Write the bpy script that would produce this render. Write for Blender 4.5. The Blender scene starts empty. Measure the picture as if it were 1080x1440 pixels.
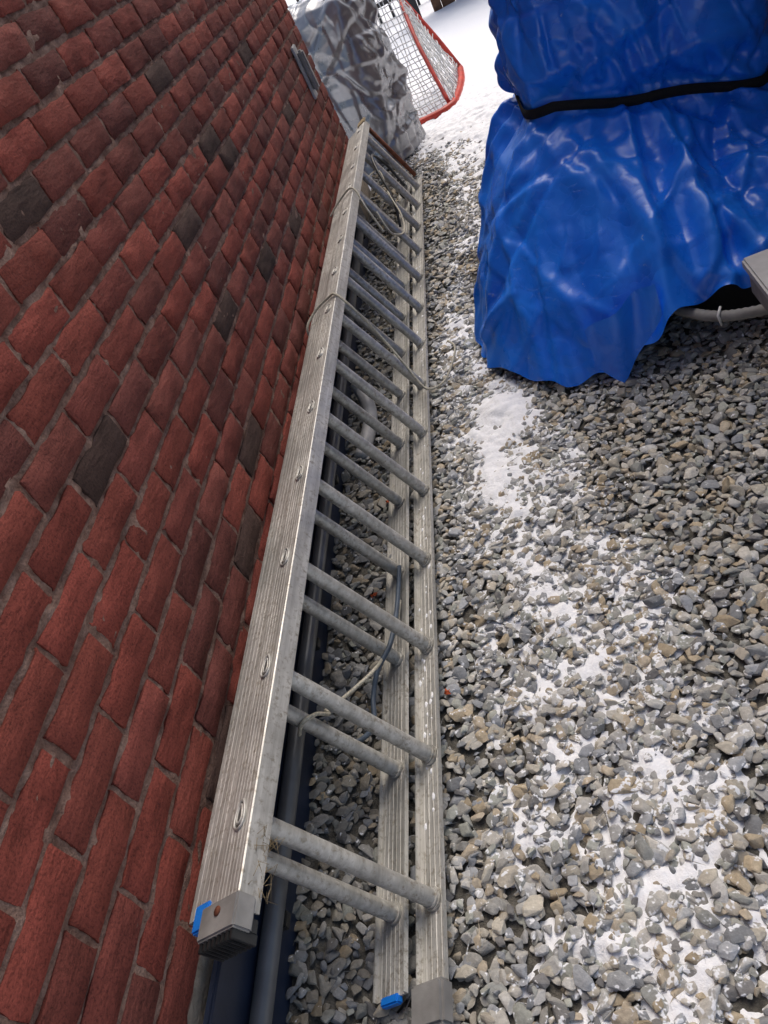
import bpy, bmesh, math, random
import numpy as np
from mathutils import Vector, Matrix
random.seed(7); rng=np.random.default_rng(7)
scene=bpy.context.scene
COL=scene.collection

# ---------------------------------------------------------------- helpers
def link(o,parent=None):
    COL.objects.link(o)
    if parent: o.parent=parent
    return o
def empty(name):
    e=bpy.data.objects.new(name,None); e.empty_display_size=.1
    return link(e)
def mesh_obj(name,verts,faces,mat=None,parent=None,smooth=False):
    me=bpy.data.meshes.new(name)
    me.from_pydata([tuple(v) for v in verts],[],[tuple(f) for f in faces]); me.update()
    if mat: me.materials.append(mat)
    if smooth:
        me.polygons.foreach_set('use_smooth',[True]*len(me.polygons))
    return link(bpy.data.objects.new(name,me),parent)
def fast_mesh(name,V,T,mat,cols=None,smooth=False,parent=None):
    me=bpy.data.meshes.new(name); k=T.shape[1]
    me.vertices.add(len(V)); me.vertices.foreach_set('co',V.astype(np.float32).ravel())
    me.loops.add(T.size); me.loops.foreach_set('vertex_index',T.astype(np.int32).ravel())
    me.polygons.add(len(T)); me.polygons.foreach_set('loop_start',(np.arange(len(T))*k).astype(np.int32))
    me.polygons.foreach_set('use_smooth',np.full(len(T),smooth))
    if cols is not None:
        a=me.color_attributes.new('Col','FLOAT_COLOR','POINT'); a.data.foreach_set('color',cols.astype(np.float32).ravel())
    me.update(calc_edges=True); me.validate()
    me.materials.append(mat)
    return link(bpy.data.objects.new(name,me),parent)
def box(name,x0,x1,y0,y1,z0,z1,mat,parent=None,bev=0.0,seg=2):
    bm=bmesh.new(); bmesh.ops.create_cube(bm,size=1)
    for v in bm.verts:
        v.co=Vector(((x0+x1)/2+v.co.x*(x1-x0),(y0+y1)/2+v.co.y*(y1-y0),(z0+z1)/2+v.co.z*(z1-z0)))
    if bev: bmesh.ops.bevel(bm,geom=bm.edges[:],offset=bev,segments=seg,affect='EDGES')
    me=bpy.data.meshes.new(name); bm.to_mesh(me); bm.free(); me.materials.append(mat)
    return link(bpy.data.objects.new(name,me),parent)
def catmull(P,n=8):
    P=[Vector(p) for p in P]; out=[]
    for i in range(len(P)-1):
        p0=P[max(i-1,0)];p1=P[i];p2=P[i+1];p3=P[min(i+2,len(P)-1)]
        for k in range(n):
            t=k/n
            out.append(.5*((2*p1)+(p2-p0)*t+(2*p0-5*p1+4*p2-p3)*t*t+(3*p1-p0-3*p2+p3)*t**3))
    out.append(P[-1]); return out
def tube_data(P,r,seg=8,corr=0):
    P=[Vector(p) for p in P]; V=[];F=[]
    up=Vector((0,0,1)); prev=None
    for i,p in enumerate(P):
        d=(P[min(i+1,len(P)-1)]-P[max(i-1,0)]).normalized()
        if prev is None:
            a=up if abs(d.z)<.9 else Vector((1,0,0)); n=d.cross(a).normalized()
        else:
            n=(prev-d*prev.dot(d)).normalized()
        prev=n; b=d.cross(n)
        rr=r*(1+corr*(i%2))
        for k in range(seg):
            an=2*math.pi*k/seg; V.append(p+n*math.cos(an)*rr+b*math.sin(an)*rr)
    for i in range(len(P)-1):
        for k in range(seg):
            k2=(k+1)%seg
            F.append((i*seg+k,i*seg+k2,(i+1)*seg+k2,(i+1)*seg+k))
    F.append(tuple(range(seg))[::-1]); F.append(tuple((len(P)-1)*seg+k for k in range(seg)))
    return V,F
def tube(name,P,r,mat,parent=None,seg=8,smoothn=0,corr=0):
    if smoothn: P=catmull(P,smoothn)
    V,F=tube_data(P,r,seg,corr)
    return mesh_obj(name,V,F,mat,parent,True)
def multi_tube(name,paths,r,mat,parent=None,seg=5):
    V=[];F=[]
    for P in paths:
        v,f=tube_data(P,r,seg); o=len(V); V+=v; F+=[tuple(i+o for i in q) for q in f]
    return mesh_obj(name,V,F,mat,parent,True)

_perm=rng.random((256,256))
_perm3=rng.random((64,64,64))
def vnoise2(x,y):
    xi=np.floor(x).astype(int); yi=np.floor(y).astype(int); fx=x-xi; fy=y-yi
    fx=fx*fx*(3-2*fx); fy=fy*fy*(3-2*fy)
    g=lambda a,b:_perm[a%256,b%256]
    return (g(xi,yi)*(1-fx)+g(xi+1,yi)*fx)*(1-fy)+(g(xi,yi+1)*(1-fx)+g(xi+1,yi+1)*fx)*fy
def fbm2(x,y,o=4):
    s=0;a=.5;t=0
    for i in range(o):
        s=s+a*vnoise2(x*2**i+17*i,y*2**i+31*i); t+=a; a*=.5
    return s/t
def vnoise3(p):
    i=np.floor(p).astype(int); f=p-i; f=f*f*(3-2*f); r=0
    for dx in (0,1):
        for dy in (0,1):
            for dz in (0,1):
                w=(f[...,0] if dx else 1-f[...,0])*(f[...,1] if dy else 1-f[...,1])*(f[...,2] if dz else 1-f[...,2])
                r=r+w*_perm3[(i[...,0]+dx)%64,(i[...,1]+dy)%64,(i[...,2]+dz)%64]
    return r

# ---------------------------------------------------------------- materials
def new_mat(name):
    m=bpy.data.materials.new(name); m.use_nodes=True
    nt=m.node_tree; b=nt.nodes['Principled BSDF']; return m,nt,b
def N(nt,t,**k):
    n=nt.nodes.new(t)
    for a,v in k.items(): setattr(n,a,v)
    return n
def objco(nt,scale=(1,1,1)):
    tc=N(nt,'ShaderNodeTexCoord'); mp=N(nt,'ShaderNodeMapping'); mp.inputs['Scale'].default_value=scale
    nt.links.new(tc.outputs['Object'],mp.inputs['Vector']); return mp.outputs['Vector']
def noise(nt,vec,scale,detail=3,rough=.55):
    n=N(nt,'ShaderNodeTexNoise'); n.inputs['Scale'].default_value=scale; n.inputs['Detail'].default_value=detail
    n.inputs['Roughness'].default_value=rough; nt.links.new(vec,n.inputs['Vector']); return n.outputs['Fac']
def ramp(nt,fac,stops):
    r=N(nt,'ShaderNodeValToRGB'); cr=r.color_ramp
    while len(cr.elements)<len(stops): cr.elements.new(.5)
    for e,(p,c) in zip(cr.elements,stops):
        e.position=p; e.color=(*c,1) if not isinstance(c,(int,float)) else (c,c,c,1)
    nt.links.new(fac,r.inputs['Fac']); return r.outputs['Color']
def mix(nt,fac,a,b,mode='MIX'):
    m=N(nt,'ShaderNodeMix',data_type='RGBA',blend_type=mode)
    for s,v in ((m.inputs[0],fac),(m.inputs[6],a),(m.inputs[7],b)):
        if isinstance(v,(int,float)): s.default_value=v
        elif isinstance(v,tuple): s.default_value=(*v,1)
        else: nt.links.new(v,s)
    return m.outputs[2]
def math_(nt,op,a,b):
    m=N(nt,'ShaderNodeMath',operation=op)
    for s,v in ((m.inputs[0],a),(m.inputs[1],b)):
        if isinstance(v,(int,float)): s.default_value=v
        else: nt.links.new(v,s)
    return m.outputs[0]
def bump(nt,h,b,strength=.5,dist=.01,prev=None):
    n=N(nt,'ShaderNodeBump'); n.inputs['Strength'].default_value=strength; n.inputs['Distance'].default_value=dist
    nt.links.new(h,n.inputs['Height'])
    if prev is not None: nt.links.new(prev,n.inputs['Normal'])
    if b is not None: nt.links.new(n.outputs['Normal'],b.inputs['Normal'])
    return n.outputs['Normal']
def simple(name,c,rough=.6,metal=0,var=.25,scale=30,bmp=.2,bd=.003):
    m,nt,b=new_mat(name); v=objco(nt); n=noise(nt,v,scale,2)
    lo=tuple(x*(1-var) for x in c); hi=tuple(min(1,x*(1+var)) for x in c)
    nt.links.new(ramp(nt,n,[(.3,lo),(.7,hi)]),b.inputs['Base Color'])
    b.inputs['Roughness'].default_value=rough; b.inputs['Metallic'].default_value=metal
    if rough>.75: b.inputs['Specular IOR Level'].default_value=.2
    if bmp: bump(nt,noise(nt,v,scale*4,2),b,bmp,bd)
    return m

def brick_mat(name):
    m,nt,b=new_mat(name); v=objco(nt)
    at=N(nt,'ShaderNodeAttribute',attribute_name='Col')
    vs=objco(nt,(1,.45,1.3))
    n1=noise(nt,vs,20,6,.6); n2=noise(nt,v,230,2,.7)
    c=mix(nt,.7,at.outputs['Color'],ramp(nt,n1,[(.28,.50),(.5,1.0),(.75,1.30)]),'MULTIPLY')
    c=mix(nt,.65,c,ramp(nt,n2,[(.30,.3),(.50,1.0),(.75,1.3)]),'MULTIPLY')
    nt.links.new(c,b.inputs['Base Color']); b.inputs['Roughness'].default_value=.85
    b.inputs['Specular IOR Level'].default_value=.2
    h=math_(nt,'ADD',n1,math_(nt,'MULTIPLY',n2,.12))
    bump(nt,h,b,.95,.012); return m
M_brick=brick_mat('brick_face')
def mortar_mat():
    m,nt,b=new_mat('mortar'); v=objco(nt)
    n1=noise(nt,v,30,4,.6); n2=noise(nt,v,170,2,.7)
    c=ramp(nt,n1,[(.3,(.15,.085,.066)),(.5,(.225,.145,.115)),(.72,(.31,.215,.175))])
    c=mix(nt,.6,c,ramp(nt,n2,[(.3,.5),(.6,1.15)]),'MULTIPLY')
    nt.links.new(c,b.inputs['Base Color']); b.inputs['Roughness'].default_value=.95
    b.inputs['Specular IOR Level'].default_value=.1
    bump(nt,math_(nt,'ADD',n1,math_(nt,'MULTIPLY',n2,.4)),b,.9,.009); return m
M_mortar=mortar_mat()
M_found=simple('foundation',(.30,.26,.21),.95,0,.25,25,.8,.006)

def alu():
    m,nt,b=new_mat('weathered_aluminium')
    v=objco(nt); vs=objco(nt,(1,.05,1))
    n1=noise(nt,vs,70,4,.68); n2=noise(nt,v,7,5,.65); n3=noise(nt,v,80,3,.7)
    c=ramp(nt,n1,[(.3,(.43,.42,.385)),(.5,(.59,.58,.54)),(.7,(.74,.73,.69))])
    c=mix(nt,.75,c,ramp(nt,n2,[(.3,.58),(.62,1.06)]),'MULTIPLY')
    f=math_(nt,'ADD',n3,math_(nt,'MULTIPLY',n2,.35))
    c=mix(nt,ramp(nt,f,[(.70,0.0),(.88,.75)]),c,(.25,.215,.16))
    nt.links.new(c,b.inputs['Base Color']); b.inputs['Metallic'].default_value=.45
    nt.links.new(ramp(nt,n2,[(.3,.35),(.7,.6)]),b.inputs['Roughness'])
    bump(nt,n1,b,.2,.001); return m
M_alu=alu()
M_aluD=simple('aluminium_crimp',(.10,.095,.09),.5,.4)
M_greyplastic=simple('grey_plastic',(.24,.235,.225),.6,0,.25,20)
M_blackplastic=simple('black_plastic',(.018,.019,.02),.45)
M_bluecap=simple('blue_plastic',(.01,.20,.72),.4,0,.1)
M_navy=simple('navy_plastic',(.014,.022,.045),.4,0,.3,10)
M_pipe=simple('grey_pipe',(.12,.125,.13),.35,.2,.2,12)
M_rope=simple('rope',(.50,.47,.38),.9,0,.3,200,.6,.002)
M_cable=simple('blue_grey_cable',(.06,.085,.12),.5,0,.2)
M_strap=simple('black_strap',(.02,.02,.02),.85,0,.3,300,.8,.002)
M_red=simple('red_paint',(.50,.045,.025),.45,0,.25,12)
M_white=simple('white_net_cord',(.72,.72,.70),.8)
M_boxw=simple('light_grey_plastic',(.42,.42,.42),.5,0,.15,20)
M_rust=simple('rusty_metal',(.16,.06,.035),.8,0,.4,60)
M_wood=simple('brown_wood',(.16,.085,.05),.85,0,.35,14)
M_leaf=simple('dry_leaf',(.38,.08,.03),.8)
M_straw=simple('dry_grass',(.32,.25,.15),.9)
M_grd=simple('gravel_fines',(.12,.112,.096),1,0,.4,60,.8,.006)

def snow_mat():
    m,nt,b=new_mat('snow'); v=objco(nt)
    n=noise(nt,v,110,4,.7)
    nt.links.new(ramp(nt,n,[(.3,(.88,.90,.94)),(.6,(.95,.96,.98))]),b.inputs['Base Color'])
    b.inputs['Roughness'].default_value=.8
    bump(nt,n,b,.6,.005); return m
M_snow=snow_mat()
def stone_mat():
    m,nt,b=new_mat('crushed_stone'); v=objco(nt)
    at=N(nt,'ShaderNodeAttribute',attribute_name='Col')
    n1=noise(nt,v,120,3,.7)
    c=mix(nt,.6,at.outputs['Color'],ramp(nt,n1,[(.3,.65),(.65,1.2)]),'MULTIPLY')
    n2=noise(nt,v,60,2,.6)
    d=ramp(nt,math_(nt,'ADD',n2,math_(nt,'MULTIPLY',at.outputs['Alpha'],.15)),[(.67,0.0),(.72,.9)])
    geo=N(nt,'ShaderNodeNewGeometry'); sx=N(nt,'ShaderNodeSeparateXYZ'); nt.links.new(geo.outputs['Normal'],sx.inputs[0])
    d2=math_(nt,'MULTIPLY',d,ramp(nt,sx.outputs['Z'],[(.45,0.0),(.75,1.0)]))
    c=mix(nt,d2,c,(.87,.89,.92))
    nt.links.new(c,b.inputs['Base Color']); b.inputs['Roughness'].default_value=.78
    b.inputs['Specular IOR Level'].default_value=.25
    bump(nt,n1,b,.5,.003); return m
M_stone=stone_mat()

def tarp_mat(name,c_lo,c_hi,rough,metal,snow=True,wscale=1,bs=1,spec=.5):
    m,nt,b=new_mat(name); v=objco(nt)
    n=noise(nt,v,7,3,.6)
    c=ramp(nt,n,[(.3,c_lo),(.7,c_hi)])
    if snow:
        sn=ramp(nt,noise(nt,v,19,5,.74),[(.665,0.0),(.73,.7)])
        c=mix(nt,sn,c,(.62,.72,.85))
    nt.links.new(c,b.inputs['Base Color']); b.inputs['Metallic'].default_value=metal
    b.inputs['Specular IOR Level'].default_value=spec
    nt.links.new(ramp(nt,n,[(.3,rough-.06),(.7,rough+.10)]),b.inputs['Roughness'])
    dn=N(nt,'ShaderNodeTexNoise'); dn.inputs['Scale'].default_value=5; dn.inputs['Detail'].default_value=2; nt.links.new(v,dn.inputs['Vector'])
    va=N(nt,'ShaderNodeVectorMath',operation='MULTIPLY_ADD'); nt.links.new(dn.outputs['Color'],va.inputs[0]); va.inputs[1].default_value=(.4,.4,.4); nt.links.new(v,va.inputs[2])
    H=None
    for sc,amp in ((6.5*wscale,.012),(15*wscale,.005)):
        vo=N(nt,'ShaderNodeTexVoronoi'); vo.inputs['Scale'].default_value=sc; vo.feature='F1'
        nt.links.new(va.outputs[0],vo.inputs['Vector'])
        s1=N(nt,'ShaderNodeVectorMath',operation='SUBTRACT'); nt.links.new(vo.outputs['Color'],s1.inputs[0]); s1.inputs[1].default_value=(.5,.5,.5)
        s2=N(nt,'ShaderNodeVectorMath',operation='SUBTRACT'); nt.links.new(va.outputs[0],s2.inputs[0]); nt.links.new(vo.outputs['Position'],s2.inputs[1])
        dt=N(nt,'ShaderNodeVectorMath',operation='DOT_PRODUCT'); nt.links.new(s1.outputs[0],dt.inputs[0]); nt.links.new(s2.outputs[0],dt.inputs[1])
        h=math_(nt,'ADD',math_(nt,'MULTIPLY',dt.outputs['Value'],sc*1.6*amp*100),math_(nt,'MULTIPLY',vo.outputs['Distance'],-.4*amp*100))
        H=h if H is None else math_(nt,'ADD',H,h)
    bump(nt,H,b,.7*bs,.01)
    return m
M_blue=tarp_mat('blue_tarp_plastic',(.006,.150,.78),(.014,.23,.95),.27,0,bs=.75,spec=.6)
M_silver=tarp_mat('silver_tarp_plastic',(.25,.255,.265),(.36,.365,.38),.28,.6,snow=False,wscale=1.0,bs=.45)

# ---------------------------------------------------------------- brick wall
BP=.0765; BL=.213; JT=.0125
WX=-.870
def brick_wall(name,origin,ax,nrm,length,z0,z1,palette,darks=(),sub=(8,4),seed=1,dark_col=(.060,.036,.030)):
    r=np.random.default_rng(seed)
    par=empty(name)
    V=[];F=[];C=[]
    nc=int((z1-z0)/BP); o=Vector(origin); ax=Vector(ax); nr=Vector(nrm)
    cells={}
    for c in range(nc):
        off=(BL/2 if c%2 else 0)+r.uniform(-.012,.012)
        n=int(length/BL)+3
        for k in range(-1,n):
            a0=max(0,k*BL+off+JT/2); a1=min(length,(k+1)*BL+off-JT/2)
            if a1-a0<.03: continue
            cells[(c,k)]=(a0,a1,z0+c*BP+JT/2,z0+(c+1)*BP-JT/2)
    dk=set()
    for (y,z) in darks:
        best=min(cells,key=lambda q:((cells[q][0]+cells[q][1])/2-y)**2+((cells[q][2]+cells[q][3])/2-z)**2)
        dk.add(best)
    nx,nz=sub
    for q,(a0,a1,b0,b1) in cells.items():
        col=np.array(palette[r.integers(len(palette))])*r.uniform(.78,1.18)
        if q in dk: col=np.array(dark_col)*r.uniform(.9,1.4)
        proj=r.uniform(-.0015,.0025); tilt=r.uniform(-.0015,.0015)
        base=len(V)
        a0+=r.uniform(-.003,.003); a1+=r.uniform(-.003,.003); b0+=r.uniform(-.002,.002); b1+=r.uniform(-.002,.002)
        jx=r.normal(0,.0018,(nx+1,nz+1)); jz=r.normal(0,.0017,(nx+1,nz+1)); jd=r.normal(0,.0008,(nx+1,nz+1))
        lp=r.integers(1,nx); la=r.uniform(.001,.004) if r.random()<.45 else 0; lw=r.integers(0,nz)
        for i in range(nx+1):
            for j in range(nz+1):
                u=i/nx; w=j/nz
                edge=(i in(0,nx)) or (j in (0,nz))
                d=(.0 if edge else .0026)+proj+tilt*(u-.5)+jd[i,j]
                if la and not edge and abs(i-lp)<=1 and j>=lw: d+=la
                uu=u; ww=w
                if i==1: uu=.018
                if i==nx-1: uu=1-.018
                if j==1: ww=.06
                if j==nz-1: ww=.94
                p=o+ax*(a0+(a1-a0)*uu+jx[i,j]*(.4 if i in (1,nx-1) else 1))+nr*d+Vector((0,0,b0+(b1-b0)*ww+jz[i,j]*(.4 if j in (1,nz-1) else 1)))
                V.append(p); C.append((*col,1))
        for i in range(nx):
            for j in range(nz):
                a=base+i*(nz+1)+j
                F.append((a,a+nz+1,a+nz+2,a+1))
        ring=[(i,0) for i in range(nx+1)]+[(nx,j) for j in range(1,nz+1)]+[(i,nz) for i in range(nx-1,-1,-1)]+[(0,j) for j in range(nz-1,0,-1)]
        L=len(ring); sa=len(V)
        for (i,j) in ring:
            V.append(V[base+i*(nz+1)+j]); C.append((*(col*.9),1))
        sb=len(V)
        for (i,j) in ring:
            V.append(V[base+i*(nz+1)+j]-nr*.012); C.append((*(col*.6),1))
        for s in range(L):
            s2=(s+1)%L
            F.append((sa+s,sb+s,sb+s2,sa+s2))
    fast_mesh('bricks',np.array([tuple(v) for v in V]),np.array(F),M_brick,np.array(C),True,par)
    return par
pal=[(.205,.054,.040),(.180,.049,.038),(.228,.058,.042),(.140,.044,.036),(.192,.058,.045),(.215,.052,.038)]
darks=[(1.49,1.269),(2.58,1.247),(2.68,1.064),(2.82,.961),(2.17,.981),(1.706,.532),(1.195,.927),(1.987,.71),(2.52,.69),(1.39,.369),(.844,.411),(3.58,1.126),(3.1,.6),(3.9,.8)]
Y0=-1.6
wall=brick_wall('brick_wall',(WX-.0045,Y0,0),(0,1,0),(1,0,0),4.95-Y0,.30,2.9,pal,[(y-Y0,z) for y,z in darks])
def mortar_sheet(name,parent,x,y0,y1,z0,z1,nrm=1,mat=M_mortar):
    ny=int((y1-y0)/.014); nz=int((z1-z0)/.007)
    yy,zz=np.meshgrid(np.linspace(y0,y1,ny+1),np.linspace(z0,z1,nz+1),indexing='ij')
    xx=x+nrm*(fbm2(yy*34,zz*70,3)-.5)*.012
    V=np.stack([xx,yy,zz],-1).reshape(-1,3)
    i,j=np.meshgrid(np.arange(ny),np.arange(nz),indexing='ij'); a=(i*(nz+1)+j).ravel()
    T=np.stack([a,a+nz+1,a+nz+2,a+1],1)
    return fast_mesh(name,V,T,mat,None,True,parent)
mortar_sheet('mortar',wall,WX-.0062,Y0,4.945,.30,2.2)
box('wall_core',WX-.25,WX-.014,Y0,4.94,.30,2.9,M_mortar,wall)
box('foundation',WX-.25,WX-.012,Y0,4.94,-.2,.299,M_found,wall)
for c in range(int(2.6/BP)):
    z=.30+c*BP
    box('end_brick_%d'%c,WX-.24,WX-.012,4.935,4.951,z+JT/2,z+BP-JT/2,M_rust,wall,.002,1)

pal2=[(.30,.15,.09),(.26,.12,.075),(.34,.18,.11),(.24,.13,.09)]
wall2=brick_wall('brick_wall',(.955,1.2,0),(0,1,0),(-1,0,0),5.0,.0,2.4,pal2,(),(5,3),5)
box('wall_core',.962,1.2,1.2,6.2,-.1,2.4,M_found,wall2)

vent=empty('wall_outlet_cover')
box('backplate',WX,WX+.012,4.50,4.60,.69,.95,M_boxw,vent,.004)
box('hood',WX+.012,WX+.045,4.525,4.575,.72,.92,M_greyplastic,vent,.01,3)

# ---------------------------------------------------------------- ladder
def LP(u,v,t): return Vector((-.570-.388*u+.922*v, t, .027+.922*u+.388*v))
ladder=empty('extension_ladder')
def extrude(name,prof,t0,t1,mat,parent,nseg=1):
    V=[];F=[];n=len(prof)
    for s in range(nseg+1):
        t=t0+(t1-t0)*s/nseg
        for (u,v) in prof: V.append(LP(u,v,t))
    for s in range(nseg):
        for k in range(n):
            k2=(k+1)%n; F.append((s*n+k,s*n+k2,(s+1)*n+k2,(s+1)*n+k))
    F.append(tuple(range(n))[::-1]); F.append(tuple(nseg*n+k for k in range(n)))
    return mesh_obj(name,V,F,mat,parent)
def channel(u,v0,v1,th,fl,dirn,ribs,fl2=None,rh=.0006):
    fl2=fl if fl2 is None else fl2
    out=[(u+dirn*fl,v0)]
    out.append((u+dirn*.002,v0)); out.append((u,v0+.002))
    n=ribs
    cs=[v0+(v1-v0)*(k+1)/(n+1) for k in range(n)]
    for c in cs:
        w=.0016
        out+= [(u,c-w*1.3),(u-dirn*rh,c-w*.6),(u-dirn*rh,c+w*.6),(u,c+w*1.3)]
    out+=[(u,v1-.002),(u+dirn*.002,v1),(u+dirn*fl2,v1),(u+dirn*fl2,v1-th),(u+dirn*th,v1-th)]
    for c in cs[::-1]:
        w=.0016
        out+= [(u+dirn*th,c+w*1.3),(u+dirn*(th+rh),c+w*.6),(u+dirn*(th+rh),c-w*.6),(u+dirn*th,c-w*1.3)]
    out+=[(u+dirn*th,v0+th),(u+dirn*fl,v0+th)]
    return out
T0=.50;T1=4.76
extrude('base_top_rail',channel(.443,-.036,.031,.003,.042,-1,6),T0,T1,M_alu,ladder)
extrude('base_bottom_rail',channel(-.003,-.036,.031,.003,.016,1,4,.012),T0-.02,T1,M_alu,ladder)
extrude('fly_top_rail',channel(.432,-.122,-.040,.003,.042,-1,5),T0+.02,T1+.03,M_alu,ladder)
extrude('fly_bottom_rail',channel(.026,-.122,-.040,.003,.012,1,6,.012),T0,T1+.03,M_alu,ladder)
def cyl(P0,P1,r,seg=20):
    return tube_data([P0,P1],r,seg)
V=[];F=[];VC=[];FC=[]
def addto(VV,FF,d):
    o=len(VV); VV+=d[0]; FF+=[tuple(i+o for i in q) for q in d[1]]
for k in range(14):
    t=.655+.305*k
    addto(V,F,cyl(LP(.0,0,t),LP(.441,0,t),.0172))
    addto(V,F,cyl(LP(.001,0,t),LP(.007,0,t),.0225))
    addto(V,F,cyl(LP(.008,0,t),LP(.012,0,t),.0198))
    t2=t-.012
    addto(V,F,cyl(LP(.029,-.078,t2),LP(.431,-.078,t2),.0168))
    addto(V,F,cyl(LP(.030,-.078,t2),LP(.035,-.078,t2),.0215))
    loop=[LP(.4450,.0125*math.sin(a)*(1-.35*math.cos(a)),t+.026*math.cos(a)) for a in np.linspace(0,2*math.pi,21)]
    addto(VC,FC,tube_data(loop,.0026,6))
    loop=[LP(.4455,.0065*math.sin(a)*(1-.35*math.cos(a)),t+.017*math.cos(a)) for a in np.linspace(0,2*math.pi,17)]
    addto(VC,FC,tube_data(loop,.0022,6))
rungs=mesh_obj('rungs',V,F,M_alu,ladder,True)
mod=rungs.modifiers.new('es','EDGE_SPLIT'); mod.split_angle=math.radians(40)
mesh_obj('rung_crimps',VC,FC,M_alu,ladder,True)
V=[];F=[]
for k in range(14):
    t=.655+.305*k
    pts=[LP(.4442,.0105*math.sin(a)*(1-.35*math.cos(a)),t+.024*math.cos(a)) for a in np.linspace(0,2*math.pi,20,endpoint=False)]
    o=len(V); V+=pts; F.append(tuple(range(o,o+20)))
mesh_obj('crimp_holes',V,F,M_aluD,ladder)
def lbox(name,u0,u1,v0,v1,t0,t1,mat,bev=.003,par=None):
    bm=bmesh.new(); bmesh.ops.create_cube(bm,size=1)
    bmesh.ops.scale(bm,vec=(u1-u0,v1-v0,t1-t0),verts=bm.verts)
    if bev: bmesh.ops.bevel(bm,geom=bm.edges[:],offset=bev,segments=2,affect='EDGES')
    for v in bm.verts:
        v.co=LP((u0+u1)/2+v.co.x,(v0+v1)/2+v.co.y,(t0+t1)/2+v.co.z)
    bmesh.ops.recalc_face_normals(bm,faces=bm.faces[:])
    me=bpy.data.meshes.new(name); bm.to_mesh(me); bm.free(); me.materials.append(mat)
    return link(bpy.data.objects.new(name,me),par or ladder)
lbox('top_foot_cap',.412,.4475,-.060,.036,T0-.030,T0+.022,M_greyplastic)
for i in range(8):
    v=-.056+i*.0115
    lbox('foot_tread_%d'%i,.398,.443,v,v+.006,T0-.044,T0-.028,M_blackplastic,.001)
lbox('foot_sole',.400,.440,-.056,.032,T0-.030,T0-.008,M_blackplastic,.002)
lbox('top_blue_cap',.385,.437,-.100,-.062,T0-.004,T0+.040,M_bluecap)
lbox('bottom_foot_cap',-.008,.024,-.042,.037,T0-.06,T0+.012,M_greyplastic,.006)
lbox('bottom_blue_cap',.020,.036,-.105,-.060,T0-.012,T0+.004,M_bluecap)
V,F=cyl(LP(.447,-.012,T0+.004),LP(.4495,-.012,T0+.004),.0075,12); mesh_obj('rivet',V,F,M_rust,ladder,True)
tube('far_bar',[LP(.03,.01,T1-.02),LP(.43,.01,T1+.0)],.012,M_rust,ladder,10)
lbox('rung_lock',.06,.10,-.05,-.02,T1-.35,T1-.2,M_blackplastic)
lbox('tape_wrap',.436,.449,-.02,.034,T1-.05,T1+.03,M_straw,.003)
# crumbs of snow lying in the bottom rails
sb_=empty('snow_on_ladder'); rs=random.Random(12)
V=[];F=[]
for k in range(70):
    t=rs.uniform(.8,2.0) if k<45 else rs.uniform(2.0,4.5); v_=rs.uniform(-.030,.012); s=rs.uniform(.002,.0055)
    c=LP(.0015,v_,t); o=len(V); m_=7
    V.append(c+LP(.0022,0,0)-LP(0,0,0))
    for q in range(m_):
        a=2*math.pi*q/m_; rr=s*rs.uniform(.6,1.3)
        V.append(LP(.0004,v_+math.cos(a)*rr,t+math.sin(a)*rr*1.8))
    for q in range(m_): F.append((o,o+1+q,o+1+(q+1)%m_))
mesh_obj('crumbs',V,F,M_snow,sb_,True)

rope=empty('rope')
def ropeL(name,pts,r=.0035,mat=M_rope,par=rope): tube(name,[LP(*p) for p in pts],r,mat,par,6,8)
ropeL('loop_far',[(.30,-.16,2.52),(.43,-.13,2.50),(.452,-.08,2.55),(.450,.0,2.56),(.445,.036,2.53),(.38,.05,2.50),(.25,.03,2.52),(.12,.03,2.46),(.035,.035,2.40),(.01,.06,2.38),(-.015,.10,2.42),(-.02,.14,2.52),(-.02,.15,2.60),(-.02,.12,2.68)],.0045)
ropeL('loop_far_b',[(.44,-.13,3.6),(.452,-.05,3.62),(.449,.036,3.60),(.36,.04,3.5),(.25,.03,3.45)],.0045)
ropeL('loop_near',[(.22,-.10,1.02),(.24,-.06,.98),(.28,-.05,.955),(.30,-.065,.93),(.28,-.10,.93)],.0042)
ropeL('line_near',[(.255,-.055,.99),(.22,-.05,1.02),(.18,-.02,1.08),(.14,-.03,1.14),(.10,-.06,1.20),(.06,-.06,1.30),(.05,-.05,1.42)],.0042)
ropeL('far_tangle',[(.34,-.03,4.1),(.3,.02,4.2),(.22,.02,4.0),(.15,.03,3.85),(.12,.02,3.7),(.2,.02,3.55),(.3,.03,3.6)],.0045)
cab=empty('electric_cable')
ropeL('cable',[(.16,-.13,.98),(.12,-.10,.99),(.09,-.09,1.04),(.085,-.10,1.12),(.10,-.07,1.18),(.08,-.05,1.26),(.06,-.05,1.4),(.05,-.055,1.55)],.0065,M_cable,cab)
ropeL('cable_far',[(.1,-.03,3.9),(.2,.02,4.0),(.32,.03,4.15),(.36,.03,4.3),(.25,.02,4.4),(.12,.02,4.35)],.007,M_blackplastic,cab)

pl=empty('plastic_plank')
box('upright_board',-.869,-.852,.20,4.3,-.02,.275,M_navy,pl,.005)
for k in range(6):
    box('bracket_%d'%k,-.851,-.818,.6+k*.66,.63+k*.66,.125,.142,M_blackplastic,pl,.002)
gp=empty('downspout_pipe')
tube('pipe',[(-.832,.15,.162),(-.833,1.2,.162),(-.831,2.6,.163),(-.833,4.1,.162)],.0195,M_pipe,gp,16)
el_=empty('pipe_elbow')
tube('elbow',[(-.80,2.16,.03),(-.77,2.28,.045),(-.765,2.40,.055),(-.79,2.5,.085),(-.80,2.52,.12)],.026,M_boxw,el_,12,6)

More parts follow.
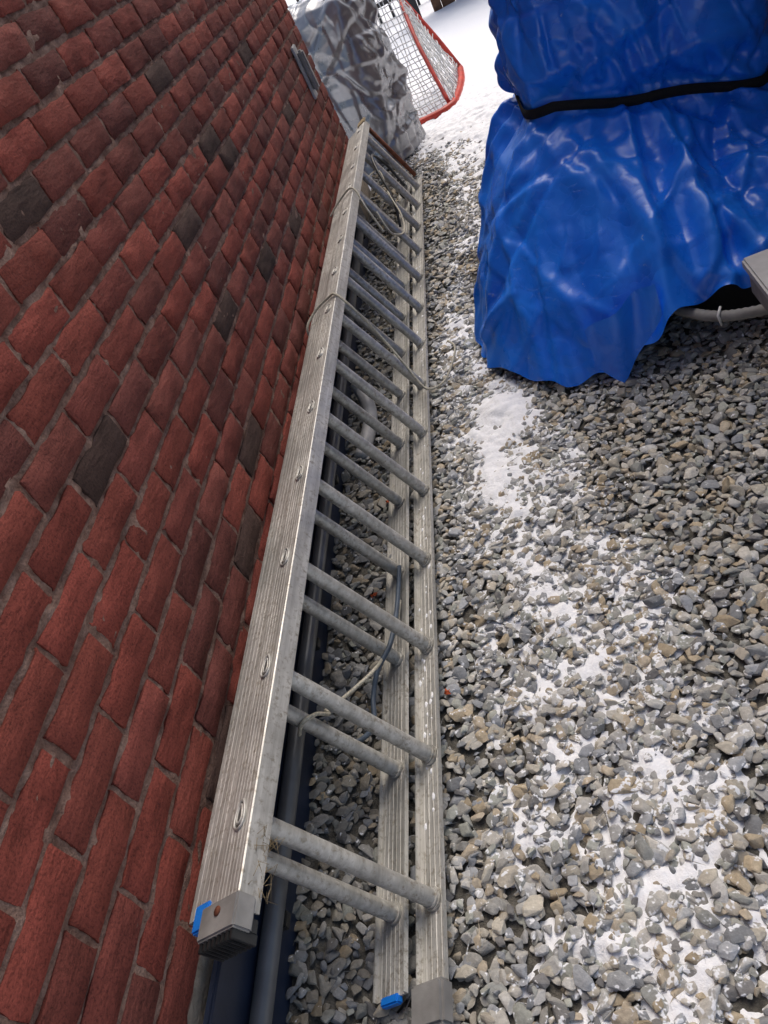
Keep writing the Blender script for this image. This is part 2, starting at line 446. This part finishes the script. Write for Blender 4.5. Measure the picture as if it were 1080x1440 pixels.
# ---------------------------------------------------------------- ground
gr=box('ground',-150,150,-150,150,-.5,-.035,M_snow)
def snowmask(x,y):
    ys=[.0,.5,1,1.6,2.2,2.7,3.3,4.0,4.6,5.2,6]
    cy=np.interp(y,ys,[-.12,-.14,-.20,-.25,-.34,-.43,-.42,-.20,-.10,.2,.5])
    hw=np.interp(y,ys,[.32,.32,.30,.27,.18,.11,.08,.20,.34,.75,1.5])
    st=np.interp(y,[.0,.5,1,1.6,2.0,2.3,2.7,3.3,4.0,4.6,5.2,6],[.56,.56,.58,.64,.70,.70,.60,.48,.6,.85,1.3,2.2])
    m=st*np.exp(-(np.abs(x-cy)/hw)**3)
    for (bx,by,rx,ry,s) in [(-.30,2.2,.08,.13,.8),(-.37,2.05,.05,.10,.3),(-.36,1.80,.04,.12,.5),(-.10,.68,.03,.035,.3),(-.20,.80,.025,.05,.35),(-.17,2.75,.12,.08,.5),(-.27,.56,.04,.025,.3),(-.25,1.3,.05,.05,.15),(-.06,1.02,.04,.05,.2)]:
        m=m+s*np.exp(-((x-bx)/rx)**2-((y-by)/ry)**2)
    m=m+(fbm2(x*16+3,y*16+9,3)-.5)*1.1*np.clip(m*2.0,0,1)
    return m
def snow_h(x,y):
    m=snowmask(x,y)
    return -.034+np.clip(m,0,1.7)*.0305+(fbm2(x*60,y*60,3)-.5)*.014*np.clip(m*3,0,1)
gx=np.arange(-.92,1.6,.0085); gy=np.arange(.0,7.0,.0085)
X,Y=np.meshgrid(gx,gy,indexing='ij'); Z=snow_h(X,Y)
V=np.stack([X,Y,Z],-1).reshape(-1,3); ny=len(gy)
i,j=np.meshgrid(np.arange(len(gx)-1),np.arange(ny-1),indexing='ij'); a=(i*ny+j).ravel()
T=np.stack([a,a+ny,a+ny+1,a+1],1)
snow=fast_mesh('snow',V,T,M_snow,None,True)
def sheet(name,x0,x1,y0,y1,st,z0,amp,fq):
    gx=np.arange(x0,x1,st); gy=np.arange(y0,y1,st)
    X,Y=np.meshgrid(gx,gy,indexing='ij'); Z=z0+(fbm2(X*fq,Y*fq,4)-.35)*amp*np.clip((Y-y0)/1.5,0,1)
    V=np.stack([X,Y,Z],-1).reshape(-1,3); ny=len(gy)
    i,j=np.meshgrid(np.arange(len(gx)-1),np.arange(ny-1),indexing='ij'); a=(i*ny+j).ravel()
    fast_mesh(name,V,np.stack([a,a+ny,a+ny+1,a+1],1),M_snow,None,True,snow)
sheet('far_snow',-6,6,6.6,20,.12,.0125,.08,1.2)
sheet('side_snow',-6,-.86,4.96,7.0,.08,.004,.02,2)

gravel=empty('gravel')
def bank(x): return np.clip((-.66-x)/.20,0,1)**1.3*.070
xs=[-.869,-.84,-.80,-.76,-.72,-.66,1.6]
V=[];F=[]
for x_ in xs:
    zb=-.0225+float(bank(np.array(x_))); V+=[(x_,-.3,zb),(x_,6.5,zb)]
for k in range(len(xs)-1): F.append((2*k,2*k+2,2*k+3,2*k+1))
mesh_obj('fines_bed',V,F,M_grd,gravel)
def proto(nb,bev,sd):
    r=random.Random(sd); bm=bmesh.new()
    for _ in range(nb):
        v=Vector((r.gauss(0,1),r.gauss(0,1),r.gauss(0,1))).normalized()*r.uniform(.85,1.1); bm.verts.new(v)
    res=bmesh.ops.convex_hull(bm,input=bm.verts[:])
    bmesh.ops.delete(bm,geom=[g for g in res['geom_interior'] if isinstance(g,bmesh.types.BMVert)],context='VERTS')
    if bev:
        bmesh.ops.dissolve_limit(bm,angle_limit=math.radians(16),verts=bm.verts[:],edges=bm.edges[:])
        bmesh.ops.bevel(bm,geom=bm.edges[:],offset=bev,segments=1,affect='EDGES')
    bmesh.ops.triangulate(bm,faces=bm.faces[:])
    bm.verts.ensure_lookup_table(); bm.verts.index_update()
    Vp=np.array([tuple(v.co) for v in bm.verts]); Fp=np.array([[v.index for v in f.verts] for f in bm.faces]); bm.free()
    return Vp,Fp
protoN=[proto(12,.10,100+k) for k in range(18)]
protoF=[proto(10,0,300+k) for k in range(10)]
stc=np.array([(.44,.435,.41),(.38,.37,.34),(.52,.505,.47),(.49,.42,.32),(.34,.345,.32),(.23,.225,.22),(.56,.535,.48),(.44,.40,.33),(.48,.48,.47),(.41,.42,.375),(.45,.375,.265),(.36,.375,.395),(.50,.465,.39),(.28,.29,.30)])
pts=[]
for (y0,y1,s) in [(.15,2.6,.0212),(2.6,6.3,.0245)]:
    gxx=np.arange(-.865,1.0,s); gyy=np.arange(y0,y1,s)
    A,B=np.meshgrid(gxx,gyy,indexing='ij'); A=A.ravel();B=B.ravel()
    for lay in range(2):
        if lay==1: keep=rng.random(len(A))<(.4 if y0>2 else .58)
        else: keep=rng.random(len(A))<.98
        x=A[keep]+rng.uniform(-.5,.5,keep.sum())*s*1.1; y=B[keep]+rng.uniform(-.5,.5,keep.sum())*s*1.1
        z=rng.uniform(-.018,-.011,keep.sum())+lay*.0065
        pts.append(np.stack([x,y,z],1))
pts=np.concatenate(pts)
pts=pts[(pts[:,0]>-.850)]
sh=snow_h(pts[:,0],pts[:,1]); pts=pts[sh<pts[:,2]+.0125]
pts[:,2]+=bank(pts[:,0])
def scatter(name,P,protos):
    n=len(P); which=rng.integers(len(protos),size=n)
    size=np.clip(rng.lognormal(math.log(.0133),.32,n),.0065,.025)
    sc=np.stack([size*rng.uniform(.95,1.4,n),size*rng.uniform(.75,1.05,n),size*rng.uniform(.38,.6,n)],1)
    yaw=rng.uniform(0,2*math.pi,n); tx=rng.normal(0,.24,n); ty=rng.normal(0,.24,n)
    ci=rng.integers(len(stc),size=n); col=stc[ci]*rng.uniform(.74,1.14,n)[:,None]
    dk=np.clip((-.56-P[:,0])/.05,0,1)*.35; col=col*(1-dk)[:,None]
    al=np.clip(snowmask(P[:,0],P[:,1])*1.3,0,1)
    Vs=[];Ts=[];Cs=[];off=0
    for k,(Vp,Fp) in enumerate(protos):
        idx=np.where(which==k)[0]
        if len(idx)==0: continue
        m=len(idx); v=Vp[None]*sc[idx][:,None,:]
        cx,sx=np.cos(tx[idx])[:,None],np.sin(tx[idx])[:,None]
        y_=v[...,1]*cx-v[...,2]*sx; z_=v[...,1]*sx+v[...,2]*cx; x_=v[...,0]
        cy,sy=np.cos(ty[idx])[:,None],np.sin(ty[idx])[:,None]
        x2=x_*cy+z_*sy; z2=-x_*sy+z_*cy
        cz,sz=np.cos(yaw[idx])[:,None],np.sin(yaw[idx])[:,None]
        x3=x2*cz-y_*sz; y3=x2*sz+y_*cz
        v=np.stack([x3,y3,z2],-1)+P[idx][:,None,:]
        nv=len(Vp)
        Vs.append(v.reshape(-1,3)); Ts.append((Fp[None]+(np.arange(m)*nv)[:,None,None]+off).reshape(-1,3)); off+=m*nv
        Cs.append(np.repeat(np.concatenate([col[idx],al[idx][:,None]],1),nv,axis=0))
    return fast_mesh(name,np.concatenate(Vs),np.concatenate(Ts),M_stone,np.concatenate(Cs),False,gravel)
scatter('stones_near',pts[pts[:,1]<2.6],protoN)
scatter('stones_far',pts[pts[:,1]>=2.6],protoF)
print('stones',len(pts))
lv=empty('dry_leaves')
for k,(x,y,z) in enumerate([(-.532,1.13,.008),(-.72,1.1,.02),(-.70,1.9,.015),(-.73,1.5,.025)]):
    a=random.uniform(0,6); s=.009
    P=[Vector((math.cos(a+q)*s*rr,math.sin(a+q)*s*rr,.004*math.sin(3*q)))+Vector((x,y,z)) for q,rr in zip(np.linspace(0,2*math.pi,10,endpoint=False),[1.6,.7,1.1,.6,1,.8,1,.6,1.1,.7])]
    P.append(Vector((x,y,z+.003)))
    mesh_obj('leaf_%d'%k,P,[(10,q,(q+1)%10) for q in range(10)],M_leaf,lv)
P=[]
for k in range(26):
    b=LP(.41+random.uniform(-.02,.02),.033+random.uniform(0,.004),.57+random.uniform(-.04,.05))
    P.append([b,b+Vector((random.uniform(-.005,.01),random.uniform(-.02,.02),random.uniform(-.02,.01))),b+Vector((random.uniform(-.01,.012),random.uniform(-.02,.02),random.uniform(-.03,.0)))])
multi_tube('straw_wisps',P,.0005,M_straw,lv,3)

# ---------------------------------------------------------------- tarps (buckled cloth)
def ring_pt(th,xl,xr,yf,yb,ex):
    c,s=np.cos(th),np.sin(th)
    cx=(xl+xr)/2; rx=(xr-xl)/2; cy=(yf+yb)/2; ry=(yb-yf)/2
    return cx+rx*np.sign(c)*np.abs(c)**(2/ex), cy+ry*np.sign(s)*np.abs(s)**(2/ex)
def loft(table,NI,NJ,top_rows):
    tb=np.array(table); zs=tb[:,0]
    P=np.zeros((NJ+top_rows,NI,3))
    zj=np.linspace(zs[0],zs[-1],NJ)
    def ring(z,sc=1):
        pr=[np.interp(z,zs,tb[:,k]) for k in range(1,6)]
        th=np.linspace(0,2*math.pi,1201)-math.pi/2
        x,y=ring_pt(th,*pr)
        d=np.concatenate([[0],np.cumsum(np.hypot(np.diff(x),np.diff(y)))])
        s=np.linspace(0,d[-1],NI,endpoint=False)
        x=np.interp(s,d,x); y=np.interp(s,d,y)
        cx,cy=(pr[0]+pr[1])/2,(pr[2]+pr[3])/2
        return cx+(x-cx)*sc, cy+(y-cy)*sc
    for j,z in enumerate(zj):
        x,y=ring(z); P[j,:,0]=x;P[j,:,1]=y;P[j,:,2]=z
    for k in range(top_rows):
        f=(k+1)/top_rows
        x,y=ring(zs[-1],1-f*.97); P[NJ+k,:,0]=x;P[NJ+k,:,1]=y;P[NJ+k,:,2]=zs[-1]+.05*math.sin(f*math.pi/2)
    return P
def normals(P):
    du=np.roll(P,-1,1)-np.roll(P,1,1); dv=np.gradient(P,axis=0)
    nr=np.cross(du,dv); nr/=np.linalg.norm(nr,axis=2,keepdims=True)+1e-9
    return nr
def creases(P,specs,seed,front=None):
    """long sharp folds: one flank steep, the other a broad facet"""
    r=np.random.default_rng(seed); NJ,NI,_=P.shape; D=np.zeros((NJ,NI)); nr=normals(P)
    for (count,zlo,zhi,angmu,angsd,Lr,wr,ar) in specs:
        for _ in range(count):
            zc=r.uniform(zlo,zhi); j=int(np.argmin(np.abs(P[:,0,2]-zc)))
            i=r.integers(NI) if front is None else int(r.uniform(*front)*NI)%NI
            c=P[j,i]
            tang=P[j,(i+1)%NI]-P[j,i-1]; tang[2]=0; tang/=np.linalg.norm(tang)+1e-9
            an=r.normal(angmu,angsd)*r.choice([-1,1]); d=tang*math.cos(an)+np.array([0,0,1.])*math.sin(an)
            e=tang*-math.sin(an)+np.array([0,0,1.])*math.cos(an)
            L=r.uniform(*Lr); w=r.uniform(*wr); a=r.uniform(*ar)*r.choice([-1,1,1])
            q=P-c; s=(q@d); off=np.abs((q*nr[j,i]).sum(2))
            sp=(q@e)+.18*L*math.sin(r.uniform(0,6))*(s/L)**2
            f=np.clip(1-np.abs(s)/L,0,1)**.6; side=r.choice([-1,1])
            wl=np.where(sp*side>0,w*.55,w*1.7)*(.4+.6*f)
            prof=np.clip(1-np.abs(sp)/(wl+1e-6),0,1)**1.2
            D+=a*f*prof*(off<.35)
    return P+nr*D[...,None]
def buckle(P0,stretch_h,stretch_v,iters,attach,bend,hold=None,seed=3,amp=.012,grav=.0,Pinit=None):
    NJ,NI,_=P0.shape
    q=P0*9+seed*3.3
    n1=vnoise3(q+5)-.5; n2=vnoise3(q*2.7+11)-.5; n3=vnoise3(q*6+23)-.5
    nr=normals(P0)
    P=(P0 if Pinit is None else Pinit)+nr*((n1*1.5+n2+n3*.5)*amp)[...,None]
    def L(A,B): return np.linalg.norm(A-B,axis=2)
    Lh=L(np.roll(P0,-1,1),P0)*stretch_h
    Lv=L(P0[1:],P0[:-1])*stretch_v
    Ld1=L(np.roll(P0,-1,1)[1:],P0[:-1])*(stretch_h+stretch_v)/2
    Ld2=L(P0[1:],np.roll(P0,-1,1)[:-1])*(stretch_h+stretch_v)/2
    Lh2=L(np.roll(P0,-3,1),P0)*stretch_h
    Lv2=L(P0[3:],P0[:-3])*stretch_v
    at=np.full((NJ,NI,1),attach)
    if hold is not None: at=np.maximum(at,hold[...,None])
    T=P0 if Pinit is None else Pinit
    vel=np.zeros_like(P)
    def con(A,B,Lr,k):
        d=B-A; l=np.linalg.norm(d,axis=2,keepdims=True)+1e-9
        return d*(1-Lr[...,None]/l)*.5*k
    for it in range(iters):
        prev=P.copy()
        P=P+vel*.85; P[...,2]-=grav
        for sub in range(3):
            D=np.zeros_like(P)
            c=con(P,np.roll(P,-1,1),Lh,1); D+=c; D-=np.roll(c,1,1)
            c=con(P[:-1],P[1:],Lv,1); D[:-1]+=c; D[1:]-=c
            c=con(P[:-1],np.roll(P,-1,1)[1:],Ld1,.6); D[:-1]+=c; D[1:]-=np.roll(c,1,1)
            A=np.roll(P,-1,1)[:-1]; c=con(A,P[1:],Ld2,.6); D[:-1]+=np.roll(c,1,1); D[1:]-=c
            c=con(P,np.roll(P,-3,1),Lh2,bend); D+=c; D-=np.roll(c,3,1)
            c=con(P[:-3],P[3:],Lv2,bend); D[:-3]+=c; D[3:]-=c
            P=P+D*.42
        P=P+(T-P)*at
        vel=np.clip(P-prev,-.004,.004)
    return P
def grid_obj(name,P,mat,parent,subs=1):
    NJ,NI,_=P.shape
    j,i=np.meshgrid(np.arange(NJ-1),np.arange(NI),indexing='ij'); i2=(i+1)%NI
    T=np.stack([(j*NI+i),(j*NI+i2),((j+1)*NI+i2),((j+1)*NI+i)],-1).reshape(-1,4)
    o=fast_mesh(name,P.reshape(-1,3),T,mat,None,True,parent)
    if subs:
        s=o.modifiers.new('s','SUBSURF'); s.levels=subs; s.render_levels=subs
    return o
bt=empty('blue_tarp')
tab=[(.0,-.34,.93,2.12,3.30,2.3),(.21,-.25,.90,2.24,3.3,2.6),(.40,-.15,.86,2.42,3.3,3.0),(.53,-.06,.83,2.56,3.28,4),(.62,.07,.80,2.72,3.22,6),(.68,.07,.80,2.73,3.22,6),(.76,.045,.83,2.70,3.25,4.5),(.97,.08,.85,2.72,3.28,4),(1.35,.10,.87,2.80,3.3,4)]
P0=loft(tab,340,130,16)
x=P0[...,0]; z=P0[...,2].copy()
rel=np.clip((x-.15)/.6,0,1)
shift=-.19*rel*np.exp(-((z-.62)/.33)**2)
hemk=np.where(z<.5,(1-z/.5),0)
hem=hemk*( .15*np.clip((x-.06)/.22,0,1)+.014*np.sin(P0[...,0]*21)+.012*np.sin(P0[...,0]*47+1)+.015)
P0[...,2]=z+shift*(1-.3*hemk)+hem
P0[...,2]=np.maximum.accumulate(P0[...,2],axis=0)
hold=.5*np.exp(-((z-.65)/.02)**2)
Pc0=creases(P0,[(90,.05,.6,1.2,.35,(.15,.45),(.025,.06),(.014,.036)),(55,.03,.6,.55,.4,(.12,.32),(.02,.05),(.008,.024)),(80,.70,1.35,.7,.6,(.12,.40),(.025,.06),(.012,.034)),(50,.52,.82,1.45,.2,(.07,.2),(.015,.03),(.010,.022)),(80,.05,1.35,.8,.9,(.06,.18),(.01,.022),(.004,.010))],21)
dpull=np.exp(-((z-.65)/.022)**2)[...,None]
Pc0=Pc0*(1-dpull)+P0*dpull
Pb=buckle(P0,1.07,1.05,16,.25,.01,hold,3,.006,.0003,Pc0)
Pb[...,2]=np.maximum(Pb[...,2],.004)
grid_obj('tarp_sheet',Pb,M_blue,bt,1)
jz=int(np.argmin(np.abs(z[:130,0]-.652)))
ringc=P0[jz]
Pc=[Vector(tuple(p)) for p in ringc]; cen=sum(Pc,Vector())/len(Pc)
SV=[];SF=[]; n=len(Pc)
for k,p in enumerate(Pc):
    d=(Pc[(k+1)%n]-Pc[k-1]); nn=Vector((d.y,-d.x,0)).normalized()
    if nn.dot(p-cen)<0: nn=-nn
    pb=p+nn*.012
    wob=.006*math.sin(k*.11)
    for (o_,h) in ((-.004,-.017),(.003,-.013),(.003,.011),(-.004,.015)):
        SV.append(pb+nn*o_+Vector((0,0,h+wob)))
for k in range(n):
    k2=(k+1)%n
    for m_ in range(3): SF.append((k*4+m_,k2*4+m_,k2*4+m_+1,k*4+m_+1))
mesh_obj('strap',SV,SF,M_strap,bt,True)
fv=[]; nu,nv=14,10
for a_ in range(nu+1):
    for b_ in range(nv+1):
        u=a_/nu;w=b_/nv
        x_=.02+.22*u; zt=.20+.06*u; zb=.006+.14*abs(u-.30)*1.6
        fv.append((x_,2.14-.03*w+.03*u+.012*math.sin(u*11+w*2)-.02*abs(math.sin(u*4.1)),zt*(1-w)+zb*w))
ff=[(a_*(nv+1)+b_,(a_+1)*(nv+1)+b_,(a_+1)*(nv+1)+b_+1,a_*(nv+1)+b_+1) for a_ in range(nu) for b_ in range(nv)]
mesh_obj('tarp_flap',fv,ff,M_blue,bt,True)

tub=empty('black_tub')
tabt=[(.0,.33,.86,2.22,2.9,2.4),(.10,.30,.88,2.19,2.9,2.4),(.15,.28,.90,2.16,2.92,2.4),(.155,.265,.91,2.145,2.92,2.4),(.17,.265,.91,2.145,2.92,2.4),(.172,.29,.89,2.17,2.9,2.4)]
Pt=loft(tabt,80,14,6); Pt[14:,:,2]-=.04
grid_obj('tub_body',Pt,M_blackplastic,tub,0)
hose=empty('corrugated_hose')
tube('hose',[(.24,2.36,.10),(.29,2.20,.12),(.37,2.08,.125),(.48,2.02,.13),(.62,2.00,.13),(.78,2.03,.13)],.015,M_greyplastic,hose,10,14,.14)
tube('cable_tie',[(.375,2.06,.105),(.37,2.055,.14),(.385,2.08,.15)],.004,M_white,hose,6)
bx=empty('plastic_box')
box('lid',.445,.80,1.55,2.02,.275,.305,M_boxw,bx,.006)
box('body',.455,.79,1.56,2.01,.20,.2745,M_greyplastic,bx,.006)

gt=empty('silver_tarp')
tab=[(.0,-1.55,-.67,5.27,5.78,5),(.3,-1.52,-.69,5.29,5.75,7),(.7,-1.50,-.68,5.30,5.75,7),(.90,-1.48,-.69,5.32,5.74,6),(.96,-1.44,-.72,5.36,5.70,5)]
P0=loft(tab,260,90,12)
c0=np.array([-.69,5.29]); an=math.radians(-25); R=np.array([[math.cos(an),-math.sin(an)],[math.sin(an),math.cos(an)]])
P0[...,:2]=(P0[...,:2]-c0)@R.T+c0
Pc0=creases(P0,[(90,.0,.96,1.1,.45,(.15,.5),(.03,.07),(.010,.030)),(50,.0,.96,.3,.7,(.10,.3),(.02,.04),(.006,.018))],33)
Pg=buckle(P0,1.05,1.04,18,.2,.01,None,9,.006,.0002,Pc0)
grid_obj('tarp_sheet',Pg,M_silver,gt,1)
sc=[];sf=[]
a_n,b_n=24,10
for a_ in range(a_n+1):
    for b_ in range(b_n+1):
        u=a_/a_n*2-1;w=b_/b_n*2-1; e=max(0,1-max(abs(u),abs(w))**4)
        q=np.array([-1.12+u*.30,5.55+w*.12]); q=(q-c0)@R.T+c0
        sc.append((q[0],q[1],.980+.04*e*(.6+.5*math.sin(a_*1.3)*math.sin(b_*1.1+a_))))
sf=[(a_*(b_n+1)+b_,(a_+1)*(b_n+1)+b_,(a_+1)*(b_n+1)+b_+1,a_*(b_n+1)+b_+1) for a_ in range(a_n) for b_ in range(b_n)]
mesh_obj('snow_on_top',sc,sf,M_snow,gt,True)

hg=empty('hockey_goal')
tube('base_bar',[(-1.5,5.98,.02),(-.55,5.93,.02),(-.34,5.96,.02),(-.27,6.10,.02),(-.21,6.5,.02),(-.20,6.9,.02)],.027,M_red,hg,10,8)
tube('post',[(-.20,6.9,.02),(-.30,6.9,.3),(-.44,6.9,.65),(-.50,6.9,.85),(-.60,6.9,.90),(-1.5,6.9,.90)],.025,M_red,hg,10,8)
tube('back_bar',[(-.44,6.9,.72),(-.40,6.4,.40),(-.32,6.02,.03)],.014,M_red,hg,8,6)
nets=[]
nr_=random.Random(4)
def jit(): return Vector((nr_.uniform(-.012,.012),nr_.uniform(-.012,.012),nr_.uniform(-.008,.008)))
for k in range(26):
    f=k/25
    b=Vector((-.28+.08*f,6.02+.88*f,.03))
    top=Vector((-.40,6.4,.40)).lerp(Vector((-.46,6.9,.75)),f)
    nets.append([b.lerp(top,s/8)+jit() for s in range(9)])
for k in range(18):
    f=k/17
    nets.append([Vector((-.28+.08*g,6.02+.88*g,.03)).lerp(Vector((-.40,6.4,.40)).lerp(Vector((-.46,6.9,.75)),g),f)+jit() for g in np.linspace(0,1,10)])
for k in range(38):
    f=k/37
    nets.append([Vector((-.30-1.2*f,6.0,.03)).lerp(Vector((-.45-1.05*f,6.85,.88)),s/10)-Vector((0,0,.12*math.sin(math.pi*s/10)))+jit() for s in range(11)])
for k in range(28):
    f=k/27
    nets.append([Vector((-.30-1.2*g,6.0,.03)).lerp(Vector((-.45-1.05*g,6.85,.88)),f)-Vector((0,0,.12*math.sin(math.pi*f)))+jit() for g in np.linspace(0,1,18)])
multi_tube('netting',nets,.0035,M_white,hg,4)

fe=empty('metal_fence')
for k in range(16):
    x0=-2.6+k*.16
    box('picket_%d'%k,x0,x0+.03,10.9,10.93,0,1.3,M_blackplastic,fe)
box('rail_low',-2.7,-.05,10.935,10.965,.18,.23,M_blackplastic,fe)
box('rail_high',-2.7,-.05,10.935,10.965,1.1,1.15,M_blackplastic,fe)
box('gate_leaf',-.62,-.48,9.9,9.96,0,1.2,M_blackplastic,fe,.01)
wf=empty('wooden_fence')
for k in range(30):
    x0=-.24+k*.15
    box('board_%d'%k,x0,x0+.14,9.95,9.975,0.0,1.8,M_wood,wf,.004,1)
box('fence_rail',-.24,4.3,9.978,10.02,.3,.4,M_wood,wf)
box('post',-.34,-.245,9.92,10.02,0,1.9,M_wood,wf,.008)

# ---------------------------------------------------------------- light
w=bpy.data.worlds.new('World'); scene.world=w; w.use_nodes=True
nt=w.node_tree; bg=nt.nodes['Background']
sky=nt.nodes.new('ShaderNodeTexSky'); sky.sky_type='NISHITA'; sky.sun_disc=False
el=math.radians(58); az=math.radians(15)
sky.sun_elevation=el; sky.sun_rotation=az; sky.air_density=1.0; sky.dust_density=5.0; sky.ozone_density=1.0
nt.links.new(sky.outputs[0],bg.inputs['Color']); bg.inputs['Strength'].default_value=.15
sd=bpy.data.lights.new('sun','SUN'); sd.energy=1.45; sd.angle=math.radians(50); sd.color=(1,.96,.9)
so=link(bpy.data.objects.new('sun',sd))
dirv=Vector((math.sin(az)*math.cos(el),math.cos(az)*math.cos(el),math.sin(el)))
so.rotation_euler=dirv.to_track_quat('Z','Y').to_euler()

# ---------------------------------------------------------------- camera
cd=bpy.data.cameras.new('camera'); co=link(bpy.data.objects.new('camera',cd)); scene.camera=co
R=Matrix(((.9064,.3056,.2917),(.0253,.650,-.7595),(-.4217,.6957,.5815)))
co.matrix_world=Matrix.Translation((0,0,1.435))@R.to_4x4()
cd.sensor_fit='VERTICAL'; cd.sensor_height=36; cd.sensor_width=27; cd.lens=27.75; cd.clip_end=500; cd.clip_start=.02
scene.view_settings.view_transform='Standard'; scene.view_settings.look='None'; scene.view_settings.exposure=0
